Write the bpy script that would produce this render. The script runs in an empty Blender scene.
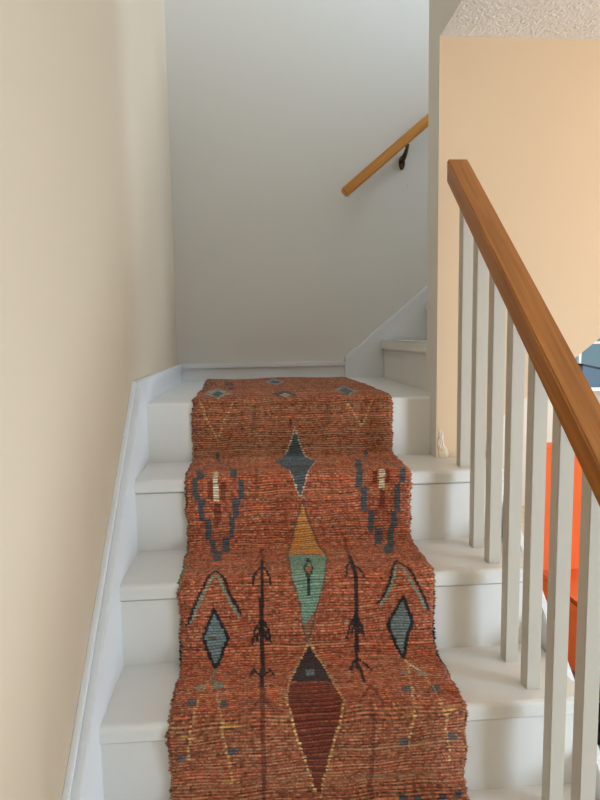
import bpy, bmesh, math, random
import numpy as np
from mathutils import Vector, Matrix

random.seed(7)
rng = np.random.default_rng(11)
scn = bpy.context.scene
COL = scn.collection

# ------------------------------------------------------------------ camera
CAM = np.array((0.3136, -1.7567, 0.1721))
YAW, PITCH, ROLL, FPX = 0.0741, -0.1069, -0.0157, 601.965
_f = np.array((math.sin(YAW) * math.cos(PITCH), math.cos(YAW) * math.cos(PITCH), math.sin(PITCH)))
_r0 = np.array((math.cos(YAW), -math.sin(YAW), 0.0))
_u0 = np.cross(_r0, _f)
_r = math.cos(ROLL) * _r0 + math.sin(ROLL) * _u0
_u = -math.sin(ROLL) * _r0 + math.cos(ROLL) * _u0
cd = bpy.data.cameras.new('camera')
cam = bpy.data.objects.new('camera', cd)
COL.objects.link(cam)
cd.sensor_fit = 'HORIZONTAL'
cd.sensor_width = 36.0
cd.lens = FPX * 36.0 / 600.0
cd.clip_start = 0.02
M = Matrix.Identity(4)
for i in range(3):
    M[i][0], M[i][1], M[i][2], M[i][3] = _r[i], _u[i], -_f[i], CAM[i]
cam.matrix_world = M
scn.camera = cam

# ------------------------------------------------------------------ view, sky, lights
vs = scn.view_settings
vs.view_transform = 'Standard'
vs.look = 'None'
vs.gamma = 1.0
vs.use_curve_mapping = False
vs.exposure = -0.52

w = bpy.data.worlds.new('sky')
scn.world = w
w.use_nodes = True
bg = w.node_tree.nodes['Background']
bg.inputs[0].default_value = (0.62, 0.80, 0.88, 1)
bg.inputs[1].default_value = 0.6


def area(name, loc, target, sx, sy, power, col):
    d = bpy.data.lights.new(name, 'AREA')
    d.shape = 'RECTANGLE'
    d.size, d.size_y = sx, sy
    d.energy = power
    d.color = col
    o = bpy.data.objects.new(name, d)
    COL.objects.link(o)
    o.location = loc
    o.rotation_euler = (Vector(target) - Vector(loc)).to_track_quat('-Z', 'Y').to_euler()
    return o


# daylight at the windows: lower room right wall, upstairs end wall, far room wall; plus one added fill
COOL = (0.68, 0.85, 1.0)
area('daylight_room_window', (3.62, -2.25, -0.30), (0.0, -2.25, -0.30), 0.90, 1.55, 195, (0.63, 0.81, 1.0))
area('daylight_hall_window', (4.02, -1.25, 2.5), (0.0, -1.25, 2.5), 1.5, 1.5, 205, (0.64, 0.79, 1.0))
area('daylight_upstairs_window', (4.05, 0.42, 2.35), (0.0, 0.42, 2.35), 0.70, 1.35, 80, (0.62, 0.78, 1.0))
area('daylight_far_window', (2.7, 5.0, 2.3), (2.3, 1.0, -0.9), 1.6, 1.2, 420, (1.0, 0.97, 0.93))
area('far_wall_fill', (3.62, 1.75, 0.0), (0.0, 1.75, 0.0), 1.0, 1.1, 75, (0.95, 0.97, 1.0))  # added fill in an unseen opening, brightens the far wall
pd = bpy.data.lights.new('warm_room_lamp', 'POINT')
pd.energy = 7.0
pd.color = (1.0, 0.50, 0.20)
pd.shadow_soft_size = 0.12
po = bpy.data.objects.new('warm_room_lamp', pd)
COL.objects.link(po)
po.location = (1.75, -0.75, 0.55)


# ------------------------------------------------------------------ materials
def lin(r, g, b):
    def c(v):
        v /= 255.0
        return v / 12.92 if v <= 0.04045 else ((v + 0.055) / 1.055) ** 2.4
    return (c(r), c(g), c(b))


def new_mat(name, rough=0.6, spec=0.4):
    m = bpy.data.materials.new(name)
    m.use_nodes = True
    b = m.node_tree.nodes['Principled BSDF']
    b.inputs['Roughness'].default_value = rough
    b.inputs['Specular IOR Level'].default_value = spec
    return m, m.node_tree, b


def paint(name, rgb, rough=0.6, var=0.04, scale=3.0, bump=0.05, bscale=180.0, bdist=0.002, spec=0.3):
    m, nt, b = new_mat(name, rough, spec)
    N, L = nt.nodes, nt.links
    tc = N.new('ShaderNodeTexCoord')
    n = N.new('ShaderNodeTexNoise')
    n.inputs['Scale'].default_value = scale
    n.inputs['Detail'].default_value = 4
    mx = N.new('ShaderNodeMix')
    mx.data_type = 'RGBA'
    c = lin(*rgb)
    mx.inputs[6].default_value = (c[0] * (1 - var), c[1] * (1 - var), c[2] * (1 - var), 1)
    mx.inputs[7].default_value = (min(1, c[0] * (1 + var)), min(1, c[1] * (1 + var)), min(1, c[2] * (1 + var)), 1)
    L.new(tc.outputs['Object'], n.inputs['Vector'])
    L.new(n.outputs['Fac'], mx.inputs[0])
    L.new(mx.outputs[2], b.inputs['Base Color'])
    if bump:
        n2 = N.new('ShaderNodeTexNoise')
        n2.inputs['Scale'].default_value = bscale
        n2.inputs['Detail'].default_value = 3
        bp = N.new('ShaderNodeBump')
        bp.inputs['Strength'].default_value = bump
        bp.inputs['Distance'].default_value = bdist
        L.new(tc.outputs['Object'], n2.inputs['Vector'])
        L.new(n2.outputs['Fac'], bp.inputs['Height'])
        L.new(bp.outputs['Normal'], b.inputs['Normal'])
    return m


def wood(name, dark, light, stretch=(40, 3, 40), rough=0.35, spec=0.4, rot=(0, 0, 0)):
    m, nt, b = new_mat(name, rough, spec)
    N, L = nt.nodes, nt.links
    tc = N.new('ShaderNodeTexCoord')
    mp = N.new('ShaderNodeMapping')
    mp.inputs['Scale'].default_value = stretch
    n = N.new('ShaderNodeTexNoise')
    n.inputs['Scale'].default_value = 2.0
    n.inputs['Detail'].default_value = 6
    n.inputs['Distortion'].default_value = 0.6
    cr = N.new('ShaderNodeValToRGB')
    cr.color_ramp.elements[0].position = 0.30
    cr.color_ramp.elements[0].color = (*lin(*dark), 1)
    cr.color_ramp.elements[1].position = 0.68
    cr.color_ramp.elements[1].color = (*lin(*light), 1)
    n2 = N.new('ShaderNodeTexNoise')
    n2.inputs['Scale'].default_value = 9.0
    n2.inputs['Detail'].default_value = 8
    bp = N.new('ShaderNodeBump')
    bp.inputs['Strength'].default_value = 0.12
    bp.inputs['Distance'].default_value = 0.002
    mp0 = N.new('ShaderNodeMapping')
    mp0.inputs['Rotation'].default_value = rot
    L.new(tc.outputs['Object'], mp0.inputs['Vector'])
    L.new(mp0.outputs['Vector'], mp.inputs['Vector'])
    L.new(mp.outputs['Vector'], n.inputs['Vector'])
    L.new(mp.outputs['Vector'], n2.inputs['Vector'])
    L.new(n.outputs['Fac'], cr.inputs['Fac'])
    L.new(cr.outputs['Color'], b.inputs['Base Color'])
    L.new(n2.outputs['Fac'], bp.inputs['Height'])
    L.new(bp.outputs['Normal'], b.inputs['Normal'])
    return m


MAT = {}
MAT['wall'] = paint('wall_paint_cream', (207, 188, 162), 0.75, 0.015, 1.5, 0.06, 220, 0.002)
MAT['wall_up'] = paint('stairwell_paint_grey_white', (217, 212, 202), 0.75, 0.015, 1.5, 0.06, 220, 0.002)
MAT['peach'] = paint('wall_cream_lamp_warmed', (219, 190, 155), 0.75, 0.02, 1.2, 0.06, 200, 0.002)  # the wall cream again, with the lamp's warm glow put into its colour
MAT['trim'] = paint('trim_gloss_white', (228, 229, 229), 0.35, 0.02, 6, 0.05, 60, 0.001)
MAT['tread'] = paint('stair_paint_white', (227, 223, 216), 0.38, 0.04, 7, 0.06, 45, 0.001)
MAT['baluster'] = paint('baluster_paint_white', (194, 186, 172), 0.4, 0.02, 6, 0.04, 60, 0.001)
MAT['ceiling'] = paint('ceiling_textured', (228, 220, 210), 0.9, 0.04, 60, 0.6, 140, 0.008)
MAT['ceiling_up'] = paint('upper_ceiling_white', (232, 232, 230), 0.9, 0.02, 3, 0.1, 120, 0.004)
MAT['plaster'] = paint('bare_plaster', (224, 204, 178), 0.9, 0.06, 60, 0.6, 90, 0.006)
MAT['oak'] = wood('oak_varnish', (140, 84, 32), (178, 114, 50), (34, 1.6, 34), 0.33, 0.4, (-0.724, 0, 0))
MAT['pine'] = wood('rail_varnish', (182, 114, 46), (212, 148, 70), (1.6, 34, 34), 0.35, 0.4, (0, 0.694, 0))
MAT['floorwood'] = wood('floor_boards', (186, 168, 146), (212, 198, 178), (3, 22, 22), 0.4)
MAT['bronze'] = paint('aged_bronze', (84, 66, 40), 0.45, 0.15, 40, 0.1, 120, 0.001)
MAT['bronze'].node_tree.nodes['Principled BSDF'].inputs['Metallic'].default_value = 0.7
MAT['orange'] = paint('orange_fabric', (255, 124, 66), 0.85, 0.03, 20, 0.2, 400, 0.002)
MAT['black'] = paint('black_lacquer', (16, 16, 17), 0.5, 0.1, 20, 0.0)
MAT['leaf'] = paint('leaf_green', (64, 160, 98), 0.5, 0.25, 14, 0.1, 60, 0.002)
MAT['terracotta'] = paint('pot_terracotta', (196, 150, 130), 0.8, 0.06, 12, 0.1, 80, 0.002)
MAT['soil'] = paint('soil', (50, 36, 26), 0.95, 0.3, 60, 0.5, 80, 0.01)
MAT['slate'] = paint('slate_blue_fabric', (88, 112, 134), 0.8, 0.05, 15, 0.2, 300, 0.002)
MAT['white_frame'] = paint('window_frame_white', (232, 236, 236), 0.4, 0.01, 4, 0.0)
gm, gnt, gb = new_mat('window_glass', 0.03, 0.5)
gb.inputs['Base Color'].default_value = (0.75, 0.9, 0.95, 1)
gb.inputs['Transmission Weight'].default_value = 1.0
gb.inputs['IOR'].default_value = 1.1
MAT['glass'] = gm


# ------------------------------------------------------------------ mesh helpers
def link(name, bm, mat, parent=None, smooth=False):
    me = bpy.data.meshes.new(name)
    bmesh.ops.recalc_face_normals(bm, faces=bm.faces)
    bm.to_mesh(me)
    bm.free()
    if smooth:
        for p in me.polygons:
            p.use_smooth = True
    o = bpy.data.objects.new(name, me)
    COL.objects.link(o)
    me.materials.append(MAT[mat] if isinstance(mat, str) else mat)
    if parent:
        o.parent = parent
    return o


def tag(o, label=None, cat=None, group=None, kind=None):
    if label:
        o['label'] = label
    if cat:
        o['category'] = cat
    if group:
        o['group'] = group
    if kind:
        o['kind'] = kind
    return o


def empty(name, loc=(0, 0, 0)):
    o = bpy.data.objects.new(name, None)
    COL.objects.link(o)
    o.empty_display_size = 0.05
    o.location = loc
    if tuple(loc) != (0, 0, 0):
        bpy.context.view_layer.update()
    return o


def hexa(bm, x0, x1, y0, y1, z0, z1):
    v = [bm.verts.new((x, y, z)) for z in (z0, z1) for y in (y0, y1) for x in (x0, x1)]
    for q in ((0, 1, 3, 2), (4, 5, 7, 6), (0, 1, 5, 4), (2, 3, 7, 6), (0, 2, 6, 4), (1, 3, 7, 5)):
        bm.faces.new([v[i] for i in q])
    return v


def box(name, x0, x1, y0, y1, z0, z1, mat, parent=None, bev=0.0, seg=2):
    bm = bmesh.new()
    hexa(bm, x0, x1, y0, y1, z0, z1)
    if bev:
        bmesh.ops.bevel(bm, geom=list(bm.edges), offset=bev, segments=seg, affect='EDGES', clamp_overlap=True)
    return link(name, bm, mat, parent)


def prism(bm, pts, axis, a, b):
    """extrude a 2D polygon: axis 0 -> pts are (y,z); axis 1 -> pts are (x,z); axis 2 -> pts are (x,y)"""
    def mk(p, t):
        if axis == 0:
            return (t, p[0], p[1])
        if axis == 1:
            return (p[0], t, p[1])
        return (p[0], p[1], t)
    A = [bm.verts.new(mk(p, a)) for p in pts]
    B = [bm.verts.new(mk(p, b)) for p in pts]
    bm.faces.new(A)
    bm.faces.new(B[::-1])
    n = len(pts)
    for i in range(n):
        bm.faces.new((A[i], A[(i + 1) % n], B[(i + 1) % n], B[i]))


def poly(name, pts, axis, a, b, mat, parent=None, bev=0.0):
    bm = bmesh.new()
    prism(bm, pts, axis, a, b)
    if bev:
        bmesh.ops.bevel(bm, geom=list(bm.edges), offset=bev, segments=2, affect='EDGES', clamp_overlap=True)
    return link(name, bm, mat, parent)


def tube(bm, pts, r, n=10):
    pts = [Vector(p) for p in pts]
    rings = []
    for i, p in enumerate(pts):
        d = (pts[min(i + 1, len(pts) - 1)] - pts[max(i - 1, 0)]).normalized()
        up = Vector((0, 0, 1)) if abs(d.z) < 0.9 else Vector((0, 1, 0))
        a = d.cross(up).normalized()
        b = d.cross(a)
        rr = r[i] if isinstance(r, (list, tuple)) else r
        rings.append([bm.verts.new(p + (a * math.cos(t) + b * math.sin(t)) * rr)
                      for t in (2 * math.pi * k / n for k in range(n))])
    for i in range(len(rings) - 1):
        for k in range(n):
            bm.faces.new((rings[i][k], rings[i][(k + 1) % n], rings[i + 1][(k + 1) % n], rings[i + 1][k]))
    bm.faces.new(rings[0])
    bm.faces.new(rings[-1][::-1])


# ------------------------------------------------------------------ dimensions
R, G, NH = 0.19, 0.215, 0.0356        # rise, going, nosing height
LIP = 0.007
Z0 = -0.0161                          # landing
D = 0.8348                            # back skirting face
WB = D + 0.013                        # back wall face
WL = -0.014                           # left wall face
FLOOR = -7 * R
XW, YW, TW = 0.8352, -0.0615, 0.1026  # partition: free end x, front y, thickness
ZC = 0.9731                           # lower ceiling
ZT = 3.4                              # upper ceiling
XE = 0.977                            # tread end
SL = R / G
XR, XRU, YF, YB = 3.6, 4.0, -4.4, 3.2
SF = 0.776                            # soffit slope


def soffit(x):
    return -0.0257 + SF * (x - 1.0928)


# ------------------------------------------------------------------ room shell
tag(box('floor', -0.2, 3.8, YF - 0.1, YB + 0.1, FLOOR - 0.08, FLOOR, 'floorwood'),
    'brown wooden floor of the lower room', kind='structure')
tag(box('wall_left', WL - 0.12, WL, YF - 0.1, YB + 0.1, FLOOR, ZT, 'wall'),
    'tall smooth cream wall along the left of the stairs', kind='structure')
# back wall: full height beside the landing, above the sloping flight further right
xs0 = 0.99
wb = poly('wall_back', [(WL, FLOOR), (xs0, FLOOR), (xs0, soffit(xs0)), (2.36, soffit(2.36)), (XRU, soffit(2.36)), (XRU, ZT), (WL, ZT)],
          1, WB, WB + 0.1, 'wall_up')
tag(wb, 'pale grey wall facing the viewer behind the landing', kind='structure')
# partition with a free end beside the landing
wp = poly('wall_partition', [(XW, -R), (XE, -R), (XE, soffit(XE)), (2.36, soffit(2.36)), (XRU, soffit(2.36)), (XRU, 1.72), (XW, 1.72)],
          1, YW, YW + TW, 'peach')
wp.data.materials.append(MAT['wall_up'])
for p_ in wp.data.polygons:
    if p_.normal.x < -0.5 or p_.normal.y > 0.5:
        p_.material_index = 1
tag(wp, 'peach-lit partition wall beside the upper flight with a narrow grey end', kind='structure')
ww_ = box('wall_well', XW, XW + 0.1, -3.2, YW, ZC, 1.95, 'wall_up')
ww_.data.materials.append(MAT['ceiling'])
for p_ in ww_.data.polygons:
    if p_.normal.z < -0.5:
        p_.material_index = 1
tag(ww_,
    'grey side of the stairwell above the room ceiling', kind='structure')
bm = bmesh.new()
hexa(bm, XW + 0.1, XRU, YF, YW, ZC, ZC + 0.2)
cl = link('ceiling', bm, 'ceiling')
tag(cl, 'rough textured cream ceiling of the lower room', kind='structure')
# knobbly spray texture on the part of the ceiling near the partition
bm = bmesh.new()
for i in range(3600):
    x = random.uniform(XW + 0.012, 1.7)
    y = random.uniform(-0.95, YW - 0.012)
    r = random.uniform(0.003, 0.0075)
    zc_ = ZC
    vs_ = [bm.verts.new((x + r * random.uniform(0.8, 1.7) * math.cos(a), y + r * random.uniform(0.8, 1.4) * math.sin(a), zc_ + 0.001))
           for a in [k * math.pi / 3 for k in range(6)]]
    t = bm.verts.new((x + random.uniform(-.3, .3) * r, y, zc_ - r * random.uniform(0.3, 0.6)))
    for k in range(6):
        bm.faces.new((vs_[k], vs_[(k + 1) % 6], t))
tag(link('texture_grain', bm, 'ceiling', cl, True), kind='stuff')
tag(box('ceiling_front', WL, XW, YF, -2.3, ZC, ZC + 0.2, 'ceiling'), 'ceiling over the foot of the stairs', kind='structure')
tag(box('wall_well_front', WL, XRU + 0.1, -3.3, -3.2, ZC + 0.2, ZT, 'wall_up'), 'front wall of the upper hall', kind='structure')
tag(box('ceiling_upper', WL - 0.1, XRU + 0.1, -3.3, WB + 0.1, ZT, ZT + 0.1, 'ceiling_up'), 'white ceiling above the stairwell', kind='structure')
tag(box('ceiling_far', WL, XR + 0.1, WB + 0.1, YB + 0.1, ZC, ZC + 0.2, 'ceiling'), 'ceiling of the far part of the lower room', kind='structure')
tag(box('wall_front', WL, XR + 0.1, YF - 0.1, YF, FLOOR, ZC, 'wall'), 'wall behind the viewer', kind='structure')


def wall_with_hole(name, axis, a, b, u0, u1, v0, v1, hu0, hu1, hv0, hv1, mat):
    bm = bmesh.new()
    for (p0, p1, q0, q1) in ((u0, hu0, v0, v1), (hu1, u1, v0, v1), (hu0, hu1, v0, hv0), (hu0, hu1, hv1, v1)):
        prism(bm, [(p0, q0), (p1, q0), (p1, q1), (p0, q1)], axis, a, b)
    return link(name, bm, mat)


bm = bmesh.new()
for (p0, p1, q0, q1) in ((YF, -2.75, FLOOR, ZC), (-2.75, -1.75, FLOOR, -1.2), (-2.75, -1.75, 0.6, ZC), (-1.75, 1.2, FLOOR, ZC),
                         (1.2, 2.3, FLOOR, -0.6), (1.2, 2.3, 0.6, ZC), (2.3, YB + 0.1, FLOOR, ZC)):  # second opening added for the far wall fill
    prism(bm, [(p0, q0), (p1, q0), (p1, q1), (p0, q1)], 0, XR, XR + 0.1)
tag(link('wall_right', bm, 'wall'), 'right wall of the lower room with a window and an added light opening', kind='structure')
tag(wall_with_hole('wall_far', 1, YB, YB + 0.1, WL, XR, FLOOR, ZC, 2.30, 3.52, -0.30, 0.66, 'wall_up'),
    'white far wall of the lower room seen under the upper flight', kind='structure')
bm = bmesh.new()
for (p0, p1, q0, q1) in ((-3.3, -2.02, 0.9, ZT), (-2.02, -0.48, 0.9, 1.73), (-2.02, -0.48, 3.27, ZT), (-0.48, 0.06, 0.9, ZT),
                         (0.06, 0.80, 0.9, 1.65), (0.06, 0.80, 3.05, ZT), (0.80, WB + 0.1, 0.9, ZT)):
    prism(bm, [(p0, q0), (p1, q0), (p1, q1), (p0, q1)], 0, XRU, XRU + 0.1)
tag(link('wall_upstairs', bm, 'wall_up'), 'upstairs end wall with two windows', kind='structure')

# far window under the flight (seen past the handrail)
wn = empty('window_1')
tag(wn, 'pale window with glazing bars seen under the upper flight', kind='structure')
bm = bmesh.new()
for (a, b, c, d_) in ((2.30, 2.36, -0.30, 0.66), (3.46, 3.52, -0.30, 0.66), (2.36, 3.46, -0.30, -0.25), (2.36, 3.46, 0.60, 0.66)):
    prism(bm, [(a, c), (b, c), (b, d_), (a, d_)], 1, YB + 0.01, YB + 0.07)
link('window_frame', bm, 'white_frame', wn)
for x in (2.72, 3.09):
    box('glazing_bar', x, x + 0.022, YB + 0.025, YB + 0.05, -0.25, 0.60, 'white_frame', wn)
box('glazing_bar', 2.36, 3.46, YB + 0.026, YB + 0.049, 0.06, 0.082, 'white_frame', wn)
for (a, b) in ((2.36, 2.72), (2.742, 3.09), (3.112, 3.46)):
    for (c, d_) in ((-0.25, 0.06), (0.082, 0.60)):
        box('pane', a, b, YB + 0.035, YB + 0.040, c, d_, 'glass', wn)
box('window_sill', 2.24, 3.58, YB - 0.14, YB + 0.01, -0.335, -0.30, 'white_frame', wn, 0.006)


# ------------------------------------------------------------------ lower flight
st = empty('staircase', (0.45, -0.7, FLOOR))
tag(st, 'white painted wooden staircase rising to a small landing', kind='structure')
inv = Matrix.Translation((-0.45, 0.7, -FLOOR))


def kid(o, parent=st, m=None):
    o.matrix_parent_inverse = inv if m is None else m
    return o


XI = XE - 0.004          # inner face of the outer string
for k in range(1, 7):
    zt = -k * R
    yb_, yn = -(k - 1) * G, -k * G - LIP
    bm = bmesh.new()
    # tread board with rounded nosing, returned past the string at the front
    prof = []
    rr = 0.011
    for a in range(5):
        t = math.pi / 2 * a / 4
        prof.append((yn + rr - rr * math.sin(t), zt - rr + rr * math.cos(t)))
    prof = [(yb_, zt)] + prof + [(yn, zt - NH + 0.004), (yn + 0.004, zt - NH), (yb_, zt - NH)]
    prism(bm, prof, 0, 0.0, XI)
    prof2 = [(yn + 0.062, zt)] + prof[1:-1] + [(yn + 0.062, zt - NH)]
    prism(bm, prof2, 0, XI, XE)
    kid(link('tread', bm, 'tread', st))
for k in range(1, 8):
    top = Z0 - 0.03 if k == 1 else -(k - 1) * R - NH - 0.0025
    kid(box('riser', 0.0, XI if k > 1 else XW + 0.02, -(k - 1) * G, -(k - 1) * G + 0.018, -k * R, top, 'tread', st, 0.0))
# landing boards
bm = bmesh.new()
rr = 0.008
prof = [(D, Z0), (rr, Z0)] + [(rr - rr * math.sin(math.pi / 2 * a / 4), Z0 - rr + rr * math.cos(math.pi / 2 * a / 4)) for a in range(5)] + \
       [(0.0, Z0 - 0.03), (D, Z0 - 0.03)]
prism(bm, prof, 0, 0.0, 0.871)
kid(link('landing_board', bm, 'tread', st))
kid(poly('outer_string',
         [(YW - 0.002, SL * (YW - 0.002) - 0.095), (-1.38, SL * -1.38 - 0.095), (-1.38, FLOOR), (-1.12, FLOOR), (YW - 0.002, SL * YW - 0.38)],
         0, XE + 0.001, XE + 0.021, 'trim', st, 0.003))
# cut string under the treads and the panel below it
pts_ = [(YW + TW, -R - NH - 0.001)]
for k in range(1, 7):
    pts_.append((-k * G + 0.0185, -k * R - NH - 0.001))
    if k < 6:
        pts_.append((-k * G + 0.0185, -(k + 1) * R - NH - 0.001))
pts_ += [(-6 * G + 0.0185, FLOOR), (-6 * G + 0.11, FLOOR), (YW + TW, -R - NH - 0.30)]
kid(poly('cut_string', pts_, 0, XI - 0.022, XI - 0.002, 'trim', st))
kid(poly('spandrel_panel', [(YW + TW, -R - NH - 0.30), (-6 * G + 0.11, FLOOR), (WB, FLOOR), (WB, -R - NH - 0.30)], 0, XI - 0.019, XI - 0.006, 'wall', st))

# ------------------------------------------------------------------ skirtings
tr = empty('trim_1')
tag(tr, 'white sloping skirting board on the left wall beside the stairs', kind='structure')


def nl(y):
    return SL * y + 0.002


ya, yend = -0.125, -1.62
poly('skirting_board', [(ya, nl(ya) + 0.100), (yend, nl(yend) + 0.100), (yend, max(FLOOR, nl(yend) - 0.35)), (-1.05, FLOOR), (0.04, -0.35), (0.04, Z0 - 0.03), (ya, Z0 - 0.03)],
     0, WL, 0.0, 'trim', tr, 0.0)
for (o0, o1, th) in ((0.100, 0.117, 0.005), (0.117, 0.126, -0.010), (0.126, 0.146, 0.011), (0.146, 0.153, -0.012), (0.153, 0.168, -0.003)):
    poly('moulding', [(ya, nl(ya) + o0), (yend, nl(yend) + o0), (yend, nl(yend) + o1), (ya, nl(ya) + o1)], 0, WL, th, 'trim', tr, 0.0015)
BBT = 0.056
bl = empty('baseboard_left')
tag(bl, 'short white baseboard on the left wall above the landing', kind='structure')
poly('board', [(ya, nl(ya) + 0.100), (ya, Z0 - 0.03), (0.0, Z0 - 0.03), (0.0, Z0), (D, Z0), (D, BBT - 0.022), (ya, BBT - 0.022)], 0, WL, 0.0, 'trim', bl)
poly('moulding', [(ya, BBT - 0.022), (D, BBT - 0.022), (D, BBT), (ya, BBT)], 0, WL, 0.007, 'trim', bl, 0.0015)
bb = empty('baseboard_back')
tag(bb, 'low white baseboard along the wall behind the landing', kind='structure')
box('board', 0.0, 0.702, D, WB, Z0, 0.038, 'trim', bb)
box('moulding', 0.008, 0.702, D - 0.006, WB, 0.038, 0.058, 'trim', bb, 0.0015)
# raking skirting on the back wall
SU = 0.828
t2 = empty('trim_2')
tag(t2, 'white sloping skirting board on the back wall beside the upper flight', kind='structure')


def rk(x):
    return 0.0766 + SU * (x - 0.702)


poly('skirting_board', [(0.702, Z0), (0.905, Z0), (2.2, rk(2.2) - 0.30), (2.2, rk(2.2) - 0.022), (0.702, rk(0.702) - 0.022)], 1, D - 0.014, WB, 'trim', t2)
poly('moulding', [(0.702, rk(0.702) - 0.022), (2.2, rk(2.2) - 0.022), (2.2, rk(2.2)), (0.702, rk(0.702))], 1, D - 0.018, WB, 'trim', t2, 0.0015)

# ------------------------------------------------------------------ upper flight, behind the partition
RU, GU, XU = 0.161, 0.194, 0.871
uf = empty('upper_staircase')
tag(uf, 'white painted upper flight turning right behind the partition', kind='structure')
y0u, y1u = YW + TW, D - 0.018
for k in range(7):
    zt = Z0 + (k + 1) * RU
    x = XU + k * GU
    box('riser', x, x + 0.016, y0u, y1u, Z0 + k * RU if k == 0 else Z0 + k * RU, zt - 0.038, 'tread', uf)
    if k < 6:
        box('tread', x - 0.014, x + GU, y0u, y1u, zt - 0.038, zt, 'tread', uf, 0.004)
zt = Z0 + 7 * RU
box('upper_floor', XU + 6 * GU - 0.01, XRU, y0u, WB, zt - 0.038, zt, 'tread', uf)
xa, xb = 0.97, 2.36
poly('soffit_panel', [(xa, soffit(xa)), (xb, soffit(xb)), (XRU, soffit(xb)), (XRU, soffit(xb) + 0.012), (xb - .01, soffit(xb) + 0.012), (xa, soffit(xa) + 0.012)],
     1, YW + TW, WB, 'wall', uf)

# bare plaster patch at the foot of the partition's corner
bm = bmesh.new()
npx, npz = 9, 14
gridv = []
for j in range(npz + 1):
    row = []
    for i in range(npx + 1):
        u_, v_ = i / npx, j / npz
        wdt = 0.030 * (1 - 0.75 * v_ ** 1.5)
        x = XW + 0.005 + u_ * wdt + 0.003 * math.sin(9 * v_)
        z = -R + 0.001 + v_ * 0.085
        e = min(u_, 1 - u_, 1 - v_) * 4
        y = YW - (0.001 + min(1, max(0, e)) * random.uniform(0.001, 0.0035))
        row.append(bm.verts.new((x, y, z)))
    gridv.append(row)
for j in range(npz):
    for i in range(npx):
        bm.faces.new((gridv[j][i], gridv[j][i + 1], gridv[j + 1][i + 1], gridv[j + 1][i]))
link('plaster_patch', bm, 'plaster', wp)
# little filled hole in the back wall under the rail bracket
bm = bmesh.new()
bmesh.ops.create_icosphere(bm, subdivisions=2, radius=0.005, matrix=Matrix.Translation((0.982, WB, 0.800)) @ Matrix.Diagonal((1, 0.4, 1, 1)))
link('filled_hole', bm, 'plaster', wb, True)

# ------------------------------------------------------------------ balustrade
XB, WBAL = 0.8625, 0.0296
HX, HW, HT = 0.8342, 0.0571, 0.0608


def hz(y):
    return 0.7528 + SL * y


bal = empty('stair_balustrade', (0.876, -0.7, FLOOR))
inv_b = Matrix.Translation((-0.876, 0.7, -FLOOR))
tag(bal, 'wooden handrail on square white balusters along the open right side of stairs', 'railing')
bm = bmesh.new()
yh0, yh1 = -0.137, -1.50
vv = []
for (y, dy) in ((yh0, 0.0), (yh1, 0.0)):
    for (x, dz) in ((HX, 0), (HX + HW, 0), (HX + HW, -HT), (HX, -HT)):
        vv.append(bm.verts.new((x, y, hz(y) + dz)))
bm.faces.new(vv[0:4])
bm.faces.new(vv[4:8][::-1])
for i in range(4):
    bm.faces.new((vv[i], vv[(i + 1) % 4], vv[4 + (i + 1) % 4], vv[4 + i]))
bmesh.ops.recalc_face_normals(bm, faces=bm.faces)
bmesh.ops.bevel(bm, geom=list(bm.edges), offset=0.0035, segments=3, affect='EDGES')
rail = kid(link('handrail', bm, 'oak', bal), bal, inv_b)
tag(rail, 'varnished honey-brown oak handrail')
ks, SPB = -0.1874, 0.1058
for i in range(12):
    y = ks - i * SPB
    k = 1 + (i + 1) // 2
    if k > 6:
        continue
    zb = -k * R
    bm = bmesh.new()
    ya_, yb2 = y, y + WBAL
    v = []
    for (x, yy) in ((XB, ya_), (XB + WBAL, ya_), (XB + WBAL, yb2), (XB, yb2)):
        v.append(bm.verts.new((x, yy, zb)))
    for (x, yy) in ((XB, ya_), (XB + WBAL, ya_), (XB + WBAL, yb2), (XB, yb2)):
        v.append(bm.verts.new((x, yy, hz(yy) - HT + 0.001)))
    bm.faces.new(v[0:4])
    bm.faces.new(v[4:8])
    for q in range(4):
        bm.faces.new((v[q], v[(q + 1) % 4], v[4 + (q + 1) % 4], v[4 + q]))
    bmesh.ops.bevel(bm, geom=[e for e in bm.edges if abs(e.verts[0].co.z - e.verts[1].co.z) > 0.2], offset=0.0015, segments=2, affect='EDGES')
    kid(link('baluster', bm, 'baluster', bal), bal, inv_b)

# ------------------------------------------------------------------ handrail on the back wall
wr = empty('wall_handrail', (0.95, WB, 0.8))
inv_w = Matrix.Translation((-0.95, -WB, -0.8))
tag(wr, 'short honey-wood handrail fixed to the back wall, cut off by the partition', 'handrail')
SR = 0.833


def wz(x):
    return 0.742 + SR * (x - 0.703)


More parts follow.
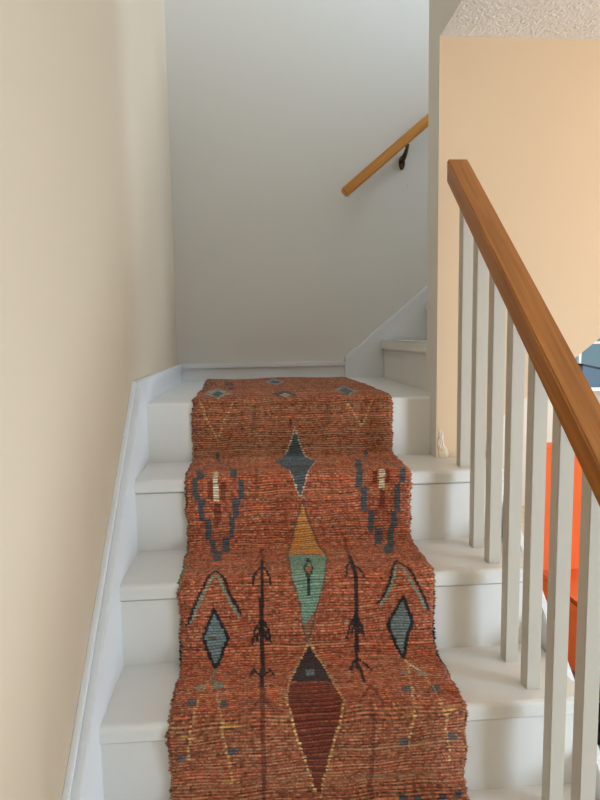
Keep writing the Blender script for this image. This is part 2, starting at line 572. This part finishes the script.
bm = bmesh.new()
c0 = Vector((0.695, 0.77, 0.749))
dirv = Vector((1, 0, SR)).normalized()
upv = Vector((-SR, 0, 1)).normalized()
LR, hh, ww = 1.9, 0.0195, 0.021
vv = []
for s in (0, LR):
    c = c0 + dirv * s
    for (a, b) in ((-1, -1), (1, -1), (1, 1), (-1, 1)):
        vv.append(bm.verts.new(c + Vector((0, a * ww, 0)) + upv * b * hh))
bm.faces.new(vv[0:4])
bm.faces.new(vv[4:8])
for i in range(4):
    bm.faces.new((vv[i], vv[(i + 1) % 4], vv[4 + (i + 1) % 4], vv[4 + i]))
bmesh.ops.recalc_face_normals(bm, faces=bm.faces)
bmesh.ops.bevel(bm, geom=list(bm.edges), offset=0.006, segments=3, affect='EDGES')
kid(link('rail', bm, 'pine', wr), wr, inv_w)
for bx_ in (0.955, 1.75):
    zr = c0.z + SR * (bx_ - c0.x) - 0.024
    bm = bmesh.new()
    tube(bm, [(bx_ + 0.006, 0.77, zr + 0.004), (bx_ + 0.003, 0.772, zr - 0.014), (bx_, 0.785, zr - 0.030), (bx_, 0.81, zr - 0.037), (bx_, WB - 0.002, zr - 0.040)],
         [0.008, 0.007, 0.009, 0.011, 0.012], 10)
    arm = kid(link('bracket', bm, 'bronze', wr, True), wr, inv_w)
    bm = bmesh.new()
    prism(bm, [(bx_ + 0.013 * math.cos(t), zr - 0.050 + 0.030 * math.sin(t)) for t in [2 * math.pi * k / 20 for k in range(20)]], 1, WB - 0.006, WB + 0.0)
    bmesh.ops.bevel(bm, geom=list(bm.edges), offset=0.0015, segments=1, affect='EDGES')
    kid(link('wall_plate', bm, 'bronze', arm), arm, Matrix.Identity(4))
    bm = bmesh.new()
    hexa(bm, bx_ - 0.004, bx_ + 0.018, 0.757, 0.783, zr - 0.001, zr + 0.003)
    for v_ in bm.verts:
        v_.co.z += SR * (v_.co.x - bx_)
    kid(link('saddle', bm, 'bronze', arm), arm, Matrix.Identity(4))

# ------------------------------------------------------------------ rug: profile over the stairs
T = 0.0060


def fillet_path():
    pts = [(D - 0.022, Z0 + T)]
    rad = [0]
    pts.append((-T, Z0 + T)); rad.append(0.022)
    for k in range(1, 6):
        pts.append((-(k - 1) * G - T, -k * R + T)); rad.append(0.050 if k > 1 else 0.028)
        pts.append((-k * G - LIP - T, -k * R + T)); rad.append(0.024)
    pts.append((-5 * G - T, -5 * R - 0.12)); rad.append(0)
    out = [pts[0]]
    for i in range(1, len(pts) - 1):
        p, a, b = np.array(pts[i]), np.array(pts[i - 1]), np.array(pts[i + 1])
        da, db = (a - p) / np.linalg.norm(a - p), (b - p) / np.linalg.norm(b - p)
        ang = math.acos(float(np.clip(da @ db, -1, 1)))
        tl = rad[i] / math.tan(ang / 2)
        cen = p + (da + db) / np.linalg.norm(da + db) * rad[i] / math.sin(ang / 2)
        v0, v1 = p + da * tl - cen, p + db * tl - cen
        a0, a1 = math.atan2(v0[1], v0[0]), math.atan2(v1[1], v1[0])
        dlt = (a1 - a0 + math.pi) % (2 * math.pi) - math.pi
        for q in range(9):
            t = a0 + dlt * q / 8
            out.append((cen[0] + rad[i] * math.cos(t), cen[1] + rad[i] * math.sin(t)))
    out.append(pts[-1])
    return np.array(out)


PATH = fillet_path()
SEG = np.linalg.norm(np.diff(PATH, axis=0), axis=1)
CUM = np.concatenate([[0], np.cumsum(SEG)])
LEN = CUM[-1]


def path_at(s):
    return np.interp(s, CUM, PATH[:, 0]), np.interp(s, CUM, PATH[:, 1])


def rug_xs(px, py):
    """photo point -> (x, s) on the rug's surface"""
    d = _f + _r * (px - 300) / FPX - _u * (py - 400) / FPX
    best = None
    for i in range(len(PATH) - 1):
        p, e = PATH[i], PATH[i + 1] - PATH[i]
        A = np.array([[d[1], -e[0]], [d[2], -e[1]]])
        det = np.linalg.det(A)
        if abs(det) < 1e-9:
            continue
        t, q = np.linalg.solve(A, p - CAM[1:])
        if t > 0 and -1e-6 <= q <= 1 + 1e-6 and (best is None or t < best[0]):
            best = (t, CAM[0] + t * d[0], CUM[i] + q * SEG[i])
    return (best[1], best[2]) if best else (0.4, 0.0)


ROW, KN = 0.0034, 0.0024          # weft row height, knot width
RX0, RX1 = 0.1315, 0.7185
nr = int(LEN / ROW)
nc = int((RX1 - RX0) / KN)
# knot-grid colours
kx = (np.arange(nc) + 0.5) * KN + RX0
ksn = (np.arange(nr) + 0.5) * ROW
KX, KS = np.meshgrid(kx, ksn)


def c3(r, g, b):
    return np.array(lin(r, g, b))


def smooth1(a, n):
    k = np.ones(n) / n
    return np.convolve(np.pad(a, n, mode='reflect'), k, mode='same')[n:-n]


rust = c3(186, 101, 68)
colr = np.tile(rust, (nr, nc, 1))
# abrash: rows dyed a little differently, in broken bands
band = smooth1(rng.normal(0, 1, nr), 9) * 2.0
band2 = rng.normal(0, 1, nr)
streak = np.zeros((nr, nc))
for i in range(nr):
    a = np.interp(np.arange(nc), np.linspace(0, nc, 14), rng.normal(0, 1, 14))
    streak[i] = a * 0.6 + band2[i] * 0.35 + band[i] * 0.5
speck = rng.normal(0, 1, (nr, nc))
speck = (speck + np.roll(speck, 1, 1) * 0.9 + np.roll(speck, 2, 1) * 0.6) * 0.7
f_ = np.exp(0.20 * streak + 0.20 * speck + 0.07 * rng.normal(0, 1, nc)[None, :])
colr *= f_[..., None]
# some knots in paler, browner or pinker yarn
tan, brown, pink = c3(212, 166, 122), c3(100, 52, 30), c3(216, 132, 102)
m1 = rng.random((nr, nc))
for _q in range(3):
    m1 = np.where(rng.random((nr, nc)) < 0.5, np.roll(m1, 1, 1), m1)
s_land0 = rug_xs(290, 403)[1]
s_r1 = rug_xs(290, 458)[1]
s_low = rug_xs(310, 712)[1]
zone = np.where((KS < s_r1) | (KS > s_low), 1.0, 0.45)
zone = np.where((KS > s_land0) & (KS < s_r1), 1.5, zone)
rowp = smooth1(rng.random(nr), 3)[:, None]
pt_ = 0.30 * zone * (0.5 + rowp)
colr = np.where((m1 < pt_)[..., None], colr * 0.45 + tan * 0.55, colr)
colr = np.where(((m1 > 0.82))[..., None], colr * 0.45 + brown * 0.55, colr)
colr = np.where(((m1 > 0.70) & (m1 < 0.78))[..., None], colr * 0.5 + pink * 0.5, colr)
for q in range(130):                     # single paler weft lines
    i = rng.integers(0, nr)
    a, b = sorted(rng.integers(0, nc, 2))
    colr[i, a:b] = colr[i, a:b] * 0.55 + tan * 0.45


# browner wool at the top and at the foot of the pattern
colr = np.where((zone > 0.9)[..., None], colr * 0.66 + c3(112, 70, 40) * 0.34 * f_[..., None], colr)


def XS(pts):
    return np.array([rug_xs(*p) for p in pts])


def inside(P):
    r_ = np.zeros(KX.shape, bool)
    n = len(P)
    for i in range(n):
        x1, s1 = P[i]
        x2, s2 = P[(i + 1) % n]
        cnd = ((s1 > KS) != (s2 > KS))
        xi = (x2 - x1) * (KS - s1) / (s2 - s1 + 1e-12) + x1
        r_ ^= cnd & (KX < xi)
    return r_


def near(P, wd):
    r_ = np.zeros(KX.shape, bool)
    for (a, b) in zip(P[:-1], P[1:]):
        d = b - a
        t = np.clip(((KX - a[0]) * d[0] + (KS - a[1]) * d[1]) / (d @ d + 1e-12), 0, 1)
        r_ |= np.hypot(KX - a[0] - t * d[0], KS - a[1] - t * d[1]) < wd
    return r_


def put(mask, c, op=0.9, jit=0.16):
    n = np.exp(jit * rng.normal(0, 1, KX.shape))[..., None]
    colr[mask] = (colr * (1 - op) + c * n * op)[mask]


def fill(pts, c, op=0.92):
    put(inside(XS(pts)), c, op)


def line(pts, c, wd=0.0033, op=0.85):
    put(near(XS(pts), wd * 0.8), c, op)


def dline(pts, c, wd=0.0033, op=0.85):      # dotted, two knots on, one off
    m = near(XS(pts), wd * 0.72) & (np.arange(nr)[:, None] % 3 != 0)
    put(m, c, op)


def cell(x0, x1, y0, y1, c, op=0.9):
    fill([(x0, y0), (x1, y0), (x1, y1), (x0, y1)], c, op)


NAVY, SLATE, TEAL, MINT = c3(32, 35, 38), c3(78, 98, 104), c3(116, 138, 136), c3(126, 166, 142)
GOLD, YEL, DKR, CREAM = c3(216, 150, 76), c3(224, 184, 120), c3(104, 36, 24), c3(240, 220, 186)
BLUE = c3(70, 88, 94)

# landing motifs
fill([(203, 395), (218, 389), (233, 395), (218, 402)], c3(158, 152, 132))
fill([(211, 395.5), (219, 392), (224, 395), (217, 399)], SLATE)
fill([(271, 395), (285, 391.5), (299, 395.5), (285, 399)], c3(88, 80, 72))
fill([(279, 395.5), (286, 393.5), (292, 395.5), (286, 397.8)], c3(172, 158, 138))
fill([(267, 382.5), (278, 379.5), (288, 382.5), (278, 386)], c3(150, 150, 142))
fill([(272, 382.5), (278, 381), (284, 382.8), (278, 384.5)], c3(84, 98, 112))
fill([(334, 391), (344, 386.5), (359, 393), (350, 398)], c3(150, 146, 132))
fill([(339, 391.5), (346, 388.5), (354, 393), (347, 396)], SLATE)
for (x0, x1, y0, y1) in ((203, 209, 384, 387), (212, 218, 383, 386), (228, 236, 383, 387), (228, 235, 388.5, 391),
                         (238, 243, 377.5, 379.5), (223, 227, 377.5, 379), (301, 303.5, 377, 384), (325, 327.5, 377, 385), (250, 253, 378, 384)):
    cell(x0, x1, y0, y1, c3(84, 78, 80), 0.75)
# first riser: yellow V's and inverted V's
for pts in ([(199, 403), (208, 420), (218, 438)], [(233, 403), (226, 418), (220, 436)],
            [(346, 402), (354, 414), (362, 427)], [(372, 401), (367, 414), (362, 427)]):
    dline(pts, YEL, 0.0036, 0.75)
for pts in ([(255, 428), (250, 442), (246, 459)], [(256, 428), (261, 442), (266, 458)],
            [(327, 428), (323, 442), (320, 455)], [(327, 428), (332, 440), (337, 452)]):
    dline(pts, c3(176, 140, 90), 0.0034, 0.6)
cell(252.5, 256.5, 405, 430, c3(112, 88, 64), 0.55)
cell(323.5, 331, 405, 426, c3(118, 84, 58), 0.4)
cell(290, 292.5, 419, 424, c3(90, 20, 20), 0.8)
for (x, y) in ((253, 463), (262, 462), (329, 461), (338, 462)):
    line([(x - 2.5, y - 3), (x + 2.5, y + 3)], c3(200, 160, 110), 0.003, 0.6)
    line([(x + 2.5, y - 3), (x - 2.5, y + 3)], c3(200, 160, 110), 0.003, 0.6)
cell(256, 259, 470, 490, c3(110, 52, 36), 0.5)

# centre: slate star diamond
dia = [(295, 427), (299, 440), (305, 455), (317, 461), (309, 473), (304, 487), (301, 499), (296, 487), (288, 471), (276, 463), (286, 454), (291, 441)]
fill(dia, SLATE)
fill([(295, 427), (299, 440), (305, 454), (286, 454), (291, 441)], c3(74, 82, 72), 0.6)
fill([(286, 457), (305, 457), (317, 461), (312, 466), (280, 466), (276, 463)], c3(100, 116, 124), 0.6)  # highlight on the tread put into the colour as a lighter band
dline(dia[:4], CREAM, 0.0034, 0.7)
dline([dia[0], dia[-1], dia[-2]], CREAM, 0.0034, 0.7)
dline(dia[3:7], CREAM, 0.003, 0.7)
dline([dia[6], dia[7], dia[8]], CREAM, 0.003, 0.7)
# gold triangle
fill([(303, 503), (309, 520), (315, 535), (327, 556), (288, 556), (291, 545), (296, 522)], GOLD)
line([(303, 500), (296, 522), (291, 545), (288, 556), (291, 575), (299, 597), (304, 630), (308, 642)], c3(116, 92, 72), 0.0036, 0.8)
line([(303, 500), (309, 520), (315, 535), (327, 556), (325, 578), (317, 606), (310, 635), (308, 642)], c3(104, 84, 68), 0.0036, 0.8)
# mint drop
fill([(289, 557), (327, 557), (325, 577), (317, 606), (308, 622), (303, 622), (299, 596), (292, 575)], MINT)
fill([(303, 622), (309, 622), (308, 640)], c3(128, 116, 88), 0.6)
line([(308.5, 560), (304.5, 570), (308.5, 581), (313, 570), (308.5, 560)], NAVY, 0.0036)
line([(309, 581), (309, 595)], NAVY, 0.004)
cell(306.5, 311, 567, 574, c3(180, 100, 60), 0.8)
# dark crown of the lower diamond
fill([(310, 644), (300, 660), (290, 683), (334, 683), (322, 664)], c3(48, 48, 52))
cell(306, 315, 671, 677, c3(112, 124, 128))
fill([(290, 684), (334, 684), (345, 701), (336, 735), (322, 795), (315, 790), (300, 745), (287, 702)], c3(122, 48, 30), 0.7)
m = inside(XS([(290, 684), (334, 684), (345, 701), (336, 735), (322, 795), (315, 790), (300, 745), (287, 702)]))
put(m & (np.arange(nr)[:, None] % 4 < 2), c3(84, 36, 28), 0.6)
dline([(309, 641), (300, 660), (290, 683), (286, 701), (300, 745), (316, 793)], YEL, 0.0036, 0.85)
dline([(311, 644), (322, 664), (334, 684), (345, 701), (336, 735), (321, 796)], YEL, 0.0036, 0.85)

# pear medallions
def pear(cells, arc, stem, cream, reds):
    for q in cells:
        cell(*q, BLUE)
    line(arc, c3(112, 108, 108), 0.0055, 0.8)
    cell(*stem, c3(72, 78, 88), 0.8)
    for q in reds:
        cell(*q, DKR, 0.65)
    m = inside(XS([(cream[0], cream[2]), (cream[1], cream[2]), (cream[1], cream[3]), (cream[0], cream[3])]))
    put(m, CREAM, 0.95)
    put(m & (np.arange(nr)[:, None] % 4 == 1), c3(130, 84, 62), 0.7)


pear([(197, 203.5, 471, 479), (192, 198.5, 478, 497), (195, 201, 494, 502), (199, 205.5, 500, 521), (206, 212, 519, 540), (210, 216, 539, 554),
      (214, 221, 552, 562), (231, 237.5, 470, 479), (238, 244.5, 479, 499), (233, 240, 498, 516), (229, 235, 515, 539), (222, 230, 538, 553)],
     [(203, 470), (209, 466), (219, 464.5), (228, 466), (233, 471)], (216.5, 220, 454, 463), (213.8, 219.5, 472, 501),
     [(208.5, 213, 481, 500), (221, 226.5, 483, 500), (215, 221, 504, 524)])
pear([(355, 361.5, 461, 488), (361.5, 367.5, 487, 511), (368.5, 374.5, 510, 531), (375.5, 382.5, 528, 545), (385, 394, 544, 554),
      (399.5, 405, 469, 483), (395, 400.5, 485, 510), (391, 397.5, 509, 528), (388.5, 395, 527, 547)],
     [(359, 464), (368, 460.5), (380, 461), (392, 464), (401, 470)], (364.5, 368, 450, 459), (378.8, 384.5, 470, 489),
     [(373, 377.5, 471, 483), (386, 389.5, 470, 483), (380.5, 386, 490, 507)])

# arrows
def arrow(stem, branches):
    line(stem, NAVY, 0.0062, 0.92)
    for b in branches:
        line(b, NAVY, 0.0042, 0.92)


arrow([(262, 562), (262, 600), (262.5, 640), (262.5, 687)],
      [[(261, 568), (256, 574), (253, 584)], [(263, 568), (268, 574), (271, 584)], [(261, 620), (255, 632), (253, 643)],
       [(263, 620), (269, 632), (271, 643)], [(262, 625), (257, 640)], [(262, 625), (267, 640)], [(262, 679), (254, 670), (251, 676)], [(262, 679), (270, 670), (274, 675)]])
arrow([(350, 557), (355, 570), (356.5, 600), (357, 640), (357, 662), (364, 682)],
      [[(351, 562), (347, 568), (346.5, 577)], [(352, 563), (359, 569), (364, 576)], [(356, 612), (349, 627), (347, 638)],
       [(356, 612), (362, 627), (364, 636)], [(356, 618), (352, 632)], [(356, 618), (360, 632)], [(357, 660), (353, 664), (351, 671)], [(358, 660), (366, 665), (371, 670)]])
line([(263, 690), (263, 730), (264, 798)], c3(84, 34, 26), 0.007, 0.6)
line([(371, 705), (373, 740), (372, 798)], c3(84, 34, 26), 0.006, 0.5)
for (x, y) in ((263, 700), (371, 690)):
    line([(x, y - 4), (x - 12, y + 14)], c3(96, 42, 32), 0.004, 0.55)
    line([(x, y - 4), (x + 12, y + 14)], c3(96, 42, 32), 0.004, 0.55)
line([(263, 550), (256, 562)], c3(96, 34, 26), 0.004, 0.6)
line([(262, 548), (263, 562)], c3(96, 34, 26), 0.005, 0.6)
line([(345, 538), (349, 556)], c3(96, 34, 26), 0.006, 0.6)

# chevrons and small diamonds
for (o, i_) in (([(215, 571), (204, 586), (194, 606), (187, 624)], [(215, 576), (207, 588), (197, 607), (189, 623)]),
                ([(216, 571), (226, 584), (233, 599), (240, 613)], [(216, 576), (223, 587), (230, 601), (238, 615)]),
                ([(396, 561), (391, 577), (385, 592), (378, 603)], [(397, 566), (393, 580), (387, 594), (380, 607)]),
                ([(397, 561), (412, 573), (421, 590), (429, 609)], [(398, 566), (409, 577), (417, 592), (426, 609)])):
    line(i_, MINT, 0.0036, 0.85)
    line(o, NAVY, 0.004, 0.92)
for d_ in ([(214, 609), (229, 637), (215, 669), (203, 637)], [(403, 596), (413, 621), (404, 657), (388, 625)]):
    fill(d_, TEAL)
    line(d_ + d_[:1], NAVY, 0.0048, 0.95)
cell(209, 217, 635, 639, c3(104, 84, 56), 0.8)

# sprigs at the bottom
line([(215, 670), (212, 684)], c3(140, 136, 112), 0.004, 0.8)
cell(196, 205, 687, 691, c3(136, 146, 128))
cell(213, 224, 683, 690, c3(136, 146, 128))
dline([(209, 682), (200, 700), (193, 718), (188, 760)], YEL, 0.0034, 0.75)
dline([(217, 694), (222, 722), (226, 745), (232, 776)], YEL, 0.0034, 0.75)
for (x, y) in ((192, 705), (224, 705), (182, 757), (233, 752), (407, 691), (436, 689), (404, 740), (452, 737)):
    cell(x - 4.5, x + 4.5, y - 3.5, y + 3.5, c3(86, 94, 98), 0.85)
for (x, y) in ((229, 726), (188, 735), (449, 708), (408, 714), (229, 779)):
    cell(x - 6, x + 6, y - 1.6, y + 1.6, c3(206, 160, 84), 0.7)
line([(405, 660), (414, 668), (425, 675)], CREAM, 0.003, 0.8)
cell(400, 411, 672, 675.5, c3(158, 146, 122))
cell(418, 427, 672, 677.5, c3(158, 146, 122))
dline([(408, 664), (413, 695), (412, 725), (408, 748)], YEL, 0.0034, 0.7)
dline([(425, 675), (440, 700), (447, 725), (449, 760)], YEL, 0.0034, 0.75)
for (x, y) in ((404, 798), (418, 798), (443, 796), (458, 793)):
    cell(x - 4, x + 4, y - 3, y + 3, c3(66, 72, 80), 0.9)

# shade of the gaps between rows put into the colour of every second row
colr[1::2] *= 0.58
colr[0::2] *= 1.24

# rug surface mesh: four vertices per weft row, one column per knot
SUB = 3
ns = nr * SUB + 1
nv = nc + 1
sg = np.linspace(0, nr * ROW, ns)
xg = np.linspace(RX0, RX0 + nc * KN, nv)
wave = 0.0016 * np.sin(xg[None, :] * 26 + sg[:, None] * 31) + 0.0011 * np.sin(xg[None, :] * 61 - sg[:, None] * 47 + 2.0)
wave = wave * np.clip(sg / 0.03, 0, 1)[:, None]
SG = np.clip(sg[:, None] + wave, 0, LEN)
py, pz = path_at(sg)
ty, tz = np.gradient(py), np.gradient(pz)
tl = np.hypot(ty, tz)
ny_, nz_ = -tz / tl, ty / tl
sgn = np.where(nz_ * 1.0 - ny_ * 1.0 > 0, 1, -1)
ny_, nz_ = ny_ * sgn, nz_ * sgn
PY, PZ = np.interp(SG, CUM, PATH[:, 0]), np.interp(SG, CUM, PATH[:, 1])
NYY, NZZ = np.interp(SG, sg, ny_), np.interp(SG, sg, nz_)
rowi = np.minimum((sg / ROW).astype(int), nr - 1)
ph = (sg / ROW) % 1.0
coli = np.minimum(((xg - RX0) / KN).astype(int), nc - 1)
rowh = rng.normal(0, 0.00035, nr)
knoth = rng.normal(0, 0.0005, (nr, nc))
H = (0.0034 * np.sin(np.pi * ph) ** 0.6)[:, None] * (0.75 + 0.25 * np.abs(np.cos(np.pi * (xg - RX0) / (KN * 3) + np.pi * 0.5 * ((rowi[:, None] // 2) % 2))))
H = H + (knoth[rowi][:, coli] + rowh[rowi][:, None]) * np.sin(np.pi * ph)[:, None]
# slow lumps where the rug does not lie flat
lump = 0.0025 * np.sin(xg[None, :] * 17 + sg[:, None] * 9) * np.sin(sg[:, None] * 13 + 1.3)
H = np.maximum(H + lump, -0.001) + 0.0004
wob = np.convolve(rng.normal(0, 1, ns + 80), np.ones(40) / 40, mode='same')[40:40 + ns] * 0.012
wob2 = np.convolve(rng.normal(0, 1, ns + 80), np.ones(40) / 40, mode='same')[40:40 + ns] * 0.012
fx = (xg - RX0) / (xg[-1] - RX0)
skew = -0.020 * np.clip((0.45 - sg) / 0.45, 0, 1)
X = xg[None, :] + skew[:, None] + wob[:, None] * (1 - fx)[None, :] ** 4 + wob2[:, None] * fx[None, :] ** 4
roundoff = np.zeros(nv)
roundoff[[0, -1]] = -0.0055
roundoff[[1, -2]] = -0.0015
Hn = H + roundoff[None, :]
VY = PY + NYY * Hn
VZ = PZ + NZZ * Hn
co = np.stack([X, VY, VZ], -1).reshape(-1, 3)
ii, jj = np.meshgrid(np.arange(ns - 1), np.arange(nv - 1), indexing='ij')
a = (ii * nv + jj).ravel()
quads = np.stack([a, a + 1, a + nv + 1, a + nv], -1)
me = bpy.data.meshes.new('weave')
me.vertices.add(len(co))
me.vertices.foreach_set('co', co.astype(np.float32).ravel())
me.loops.add(quads.size)
me.loops.foreach_set('vertex_index', quads.astype(np.int32).ravel())
me.polygons.add(len(quads))
me.polygons.foreach_set('loop_start', (np.arange(len(quads)) * 4).astype(np.int32))
me.polygons.foreach_set('use_smooth', np.ones(len(quads), dtype=bool))
me.update(calc_edges=True)
me.validate()
vc = colr[rowi][:, coli].reshape(-1, 3)
vc = np.clip(vc, 0, 1)
at = me.color_attributes.new('yarn', 'FLOAT_COLOR', 'POINT')
at.data.foreach_set('color', np.concatenate([vc, np.ones((len(vc), 1))], 1).astype(np.float32).ravel())

rm, rnt, rb = new_mat('rug_wool', 0.95, 0.1)
N, L = rnt.nodes, rnt.links
an = N.new('ShaderNodeAttribute')
an.attribute_name = 'yarn'
tc = N.new('ShaderNodeTexCoord')
nz1 = N.new('ShaderNodeTexNoise')
nz1.inputs['Scale'].default_value = 320
nz1.inputs['Detail'].default_value = 2
mr = N.new('ShaderNodeMapRange')
mr.inputs[1].default_value = 0.3
mr.inputs[2].default_value = 0.7
mr.inputs[3].default_value = 0.72
mr.inputs[4].default_value = 1.25
mu = N.new('ShaderNodeMix')
mu.data_type = 'RGBA'
mu.blend_type = 'MULTIPLY'
mu.inputs[0].default_value = 1.0
L.new(tc.outputs['Object'], nz1.inputs['Vector'])
L.new(nz1.outputs['Fac'], mr.inputs[0])
L.new(an.outputs['Color'], mu.inputs[6])
L.new(mr.outputs[0], mu.inputs[7])
L.new(mu.outputs[2], rb.inputs['Base Color'])
rb.inputs['Sheen Weight'].default_value = 0.15
rb.inputs['Sheen Roughness'].default_value = 0.6
rug = empty('stair_runner')
tag(rug, 'rust red woven runner rug with blue and cream tribal motifs down the stairs', 'rug')
ro = bpy.data.objects.new('weave', me)
COL.objects.link(ro)
me.materials.append(rm)
ro.parent = rug

# wrapped selvedge: little bunches of yarn along both edges
bm = bmesh.new()
cl_ = bm.loops.layers.float_color.new('yarn')
edge_cols = [c3(160, 88, 56), c3(140, 76, 46), c3(176, 104, 68), c3(96, 60, 40), c3(168, 118, 80)]
DARK = c3(34, 34, 36)
marks = [(rug_xs(184, 566)[1], rug_xs(184, 592)[1], 0, c3(120, 132, 98)), (rug_xs(184, 640)[1], rug_xs(184, 662)[1], 0, DARK),
         (rug_xs(430, 622)[1], rug_xs(430, 642)[1], 1, DARK), (rug_xs(436, 652)[1], rug_xs(440, 666)[1], 1, DARK)]
for side in (0, 1):
    s = 0.0
    while s < nr * ROW - 0.01:
        i = min(int(s / ROW * SUB), ns - 1)
        ex = X[i, 0] if side == 0 else X[i, -1]
        c = Vector((ex + (0.0015 if side == 0 else -0.0015) + random.uniform(-0.002, 0.002), float(py[i] + ny_[i] * -0.002), float(pz[i] + nz_[i] * -0.002)))
        tv = Vector((0, float(ty[i] / tl[i]), float(tz[i] / tl[i])))
        nvv = Vector((0, float(ny_[i]), float(nz_[i])))
        rx, rt, rn = random.uniform(0.004, 0.0075), random.uniform(0.0032, 0.0055), 0.0045
        vs6 = [bm.verts.new(c + d) for d in (Vector((rx, 0, 0)), tv * rt, Vector((-rx, 0, 0)), -tv * rt, nvv * rn, -nvv * rn)]
        cc = random.choice(edge_cols)
        for (s0, s1, sd, ec) in marks:
            if sd == side and s0 < s < s1:
                cc = ec
        for (p, q) in ((0, 1), (1, 2), (2, 3), (3, 0)):
            for t in (4, 5):
                fc = bm.faces.new((vs6[p], vs6[q], vs6[t]))
                for lp in fc.loops:
                    lp[cl_] = (*cc, 1)
        s += random.uniform(0.0035, 0.0065)
sel = link('edge_binding', bm, rm, rug, True)
tag(sel, 'brown overcast edge yarn', kind='stuff')

# ------------------------------------------------------------------ lower room, glimpsed through the balusters
# orange upholstered chair
CX0, CX1, CYB = 1.635, 2.25, 0.93
ch = empty('upholstered_chair', ((CX0 + CX1) / 2, 0.7, FLOOR))
inv_c = Matrix.Translation((-(CX0 + CX1) / 2, -0.7, -FLOOR))
tag(ch, 'bright orange upholstered chair in the room below, seen between the balusters', 'chair')
kid(box('backrest', CX0, CX1, CYB, CYB + 0.12, -1.02, -0.365, 'orange', ch, 0.012, 3), ch, inv_c)
kid(box('seat', CX0, CX1, 0.36, CYB + 0.02, FLOOR + 0.06, -0.965, 'orange', ch, 0.010, 3), ch, inv_c)
for x in (CX0 + 0.06, CX1 - 0.06):
    for y in (0.43, CYB):
        bm = bmesh.new()
        tube(bm, [(x, y, FLOOR), (x, y, FLOOR + 0.065)], [0.016, 0.022], 10)
        kid(link('leg', bm, 'oak', ch), ch, inv_c)

# black slatted crate
ct = empty('slatted_crate', (1.65, 0.17, FLOOR))
inv_k = Matrix.Translation((-1.65, -0.17, -FLOOR))
tag(ct, 'black slatted crate on the floor at the right edge, behind the green plant', 'crate')
for x in (1.502, 1.782):
    for y in (0.05, 0.27):
        kid(box('post', x, x + 0.02, y, y + 0.02, FLOOR, -0.915, 'black', ct, 0.002), ct, inv_k)
for j in range(5):
    z = -0.965 - j * 0.078
    for (x0, x1, y0, y1) in ((1.495, 1.81, 0.04, 0.05), (1.495, 1.81, 0.29, 0.30), (1.492, 1.502, 0.05, 0.29), (1.802, 1.812, 0.05, 0.29)):
        kid(box('slat', x0, x1, y0, y1, z, z + 0.048, 'black', ct, 0.004), ct, inv_k)
kid(box('bottom_board', 1.502, 1.802, 0.05, 0.29, FLOOR + 0.02, FLOOR + 0.03, 'black', ct), ct, inv_k)

# leafy plant in a low pot
pl = empty('potted_plant', (1.40, -0.13, FLOOR))
inv_p = Matrix.Translation((-1.40, 0.10, -FLOOR))
tag(pl, 'green leafy plant in a small clay pot at the bottom right edge', 'plant')
bm = bmesh.new()
prof = [(0.045, 0.0), (0.062, 0.085), (0.068, 0.085), (0.068, 0.10), (0.056, 0.10), (0.05, 0.085)]
rings = [[bm.verts.new((1.40 + r_ * math.cos(t), -0.10 + r_ * math.sin(t), FLOOR + z)) for t in [2 * math.pi * k / 20 for k in range(20)]] for (r_, z) in prof]
for i in range(len(rings) - 1):
    for k in range(20):
        bm.faces.new((rings[i][k], rings[i][(k + 1) % 20], rings[i + 1][(k + 1) % 20], rings[i + 1][k]))
bm.faces.new(rings[0])
kid(link('pot', bm, 'terracotta', pl), pl, inv_p)
bm = bmesh.new()
bm.faces.new([bm.verts.new((1.40 + 0.05 * math.cos(t), -0.10 + 0.05 * math.sin(t), FLOOR + 0.088)) for t in [2 * math.pi * k / 20 for k in range(20)]])
kid(link('soil', bm, 'soil', pl), pl, inv_p)
bm = bmesh.new()
Lf, Wf = 0.15, 0.028
gridl = []
for i in range(7):
    t = i / 6
    wv = Wf * math.sin(math.pi * min(1, 0.12 + 0.88 * t)) ** 0.8
    z = 0.12 * math.sin(t * 1.9) - 0.06 * t * t
    gridl.append([bm.verts.new((Lf * t, sx * wv, z + abs(sx) * 0.006)) for sx in (-1, 0, 1)])
for i in range(6):
    for j in range(2):
        bm.faces.new((gridl[i][j], gridl[i + 1][j], gridl[i + 1][j + 1], gridl[i][j + 1]))
leaf0 = link('leaf', bm, 'leaf', pl, True)
for q in range(22):
    o = leaf0 if q == 0 else leaf0.copy()
    if q:
        COL.objects.link(o)
        o.parent = pl
    sc = random.uniform(0.65, 0.95)
    o.location = (random.uniform(-.015, .015), random.uniform(-.015, .015), 0.085)
    o.rotation_euler = (random.uniform(-.2, .2), random.uniform(-0.5, 0.25), q * 2.4)
    o.scale = (sc, sc, sc)

# slate-blue box bag on the far window sill
sb = empty('storage_box', (3.18, YB - 0.07, -0.30))
inv_s = Matrix.Translation((-3.18, -(YB - 0.07), 0.30))
tag(sb, 'slate blue storage box with a sloping black lid on the far window sill', 'box')
kid(poly('body', [(3.02, -0.30), (3.42, -0.30), (3.42, -0.20), (3.04, -0.115)], 1, YB - 0.13, YB - 0.02, 'slate', sb, 0.004), sb, inv_s)
kid(poly('lid', [(3.035, -0.113), (3.43, -0.200), (3.43, -0.186), (3.035, -0.099)], 1, YB - 0.135, YB - 0.015, 'black', sb, 0.002), sb, inv_s)
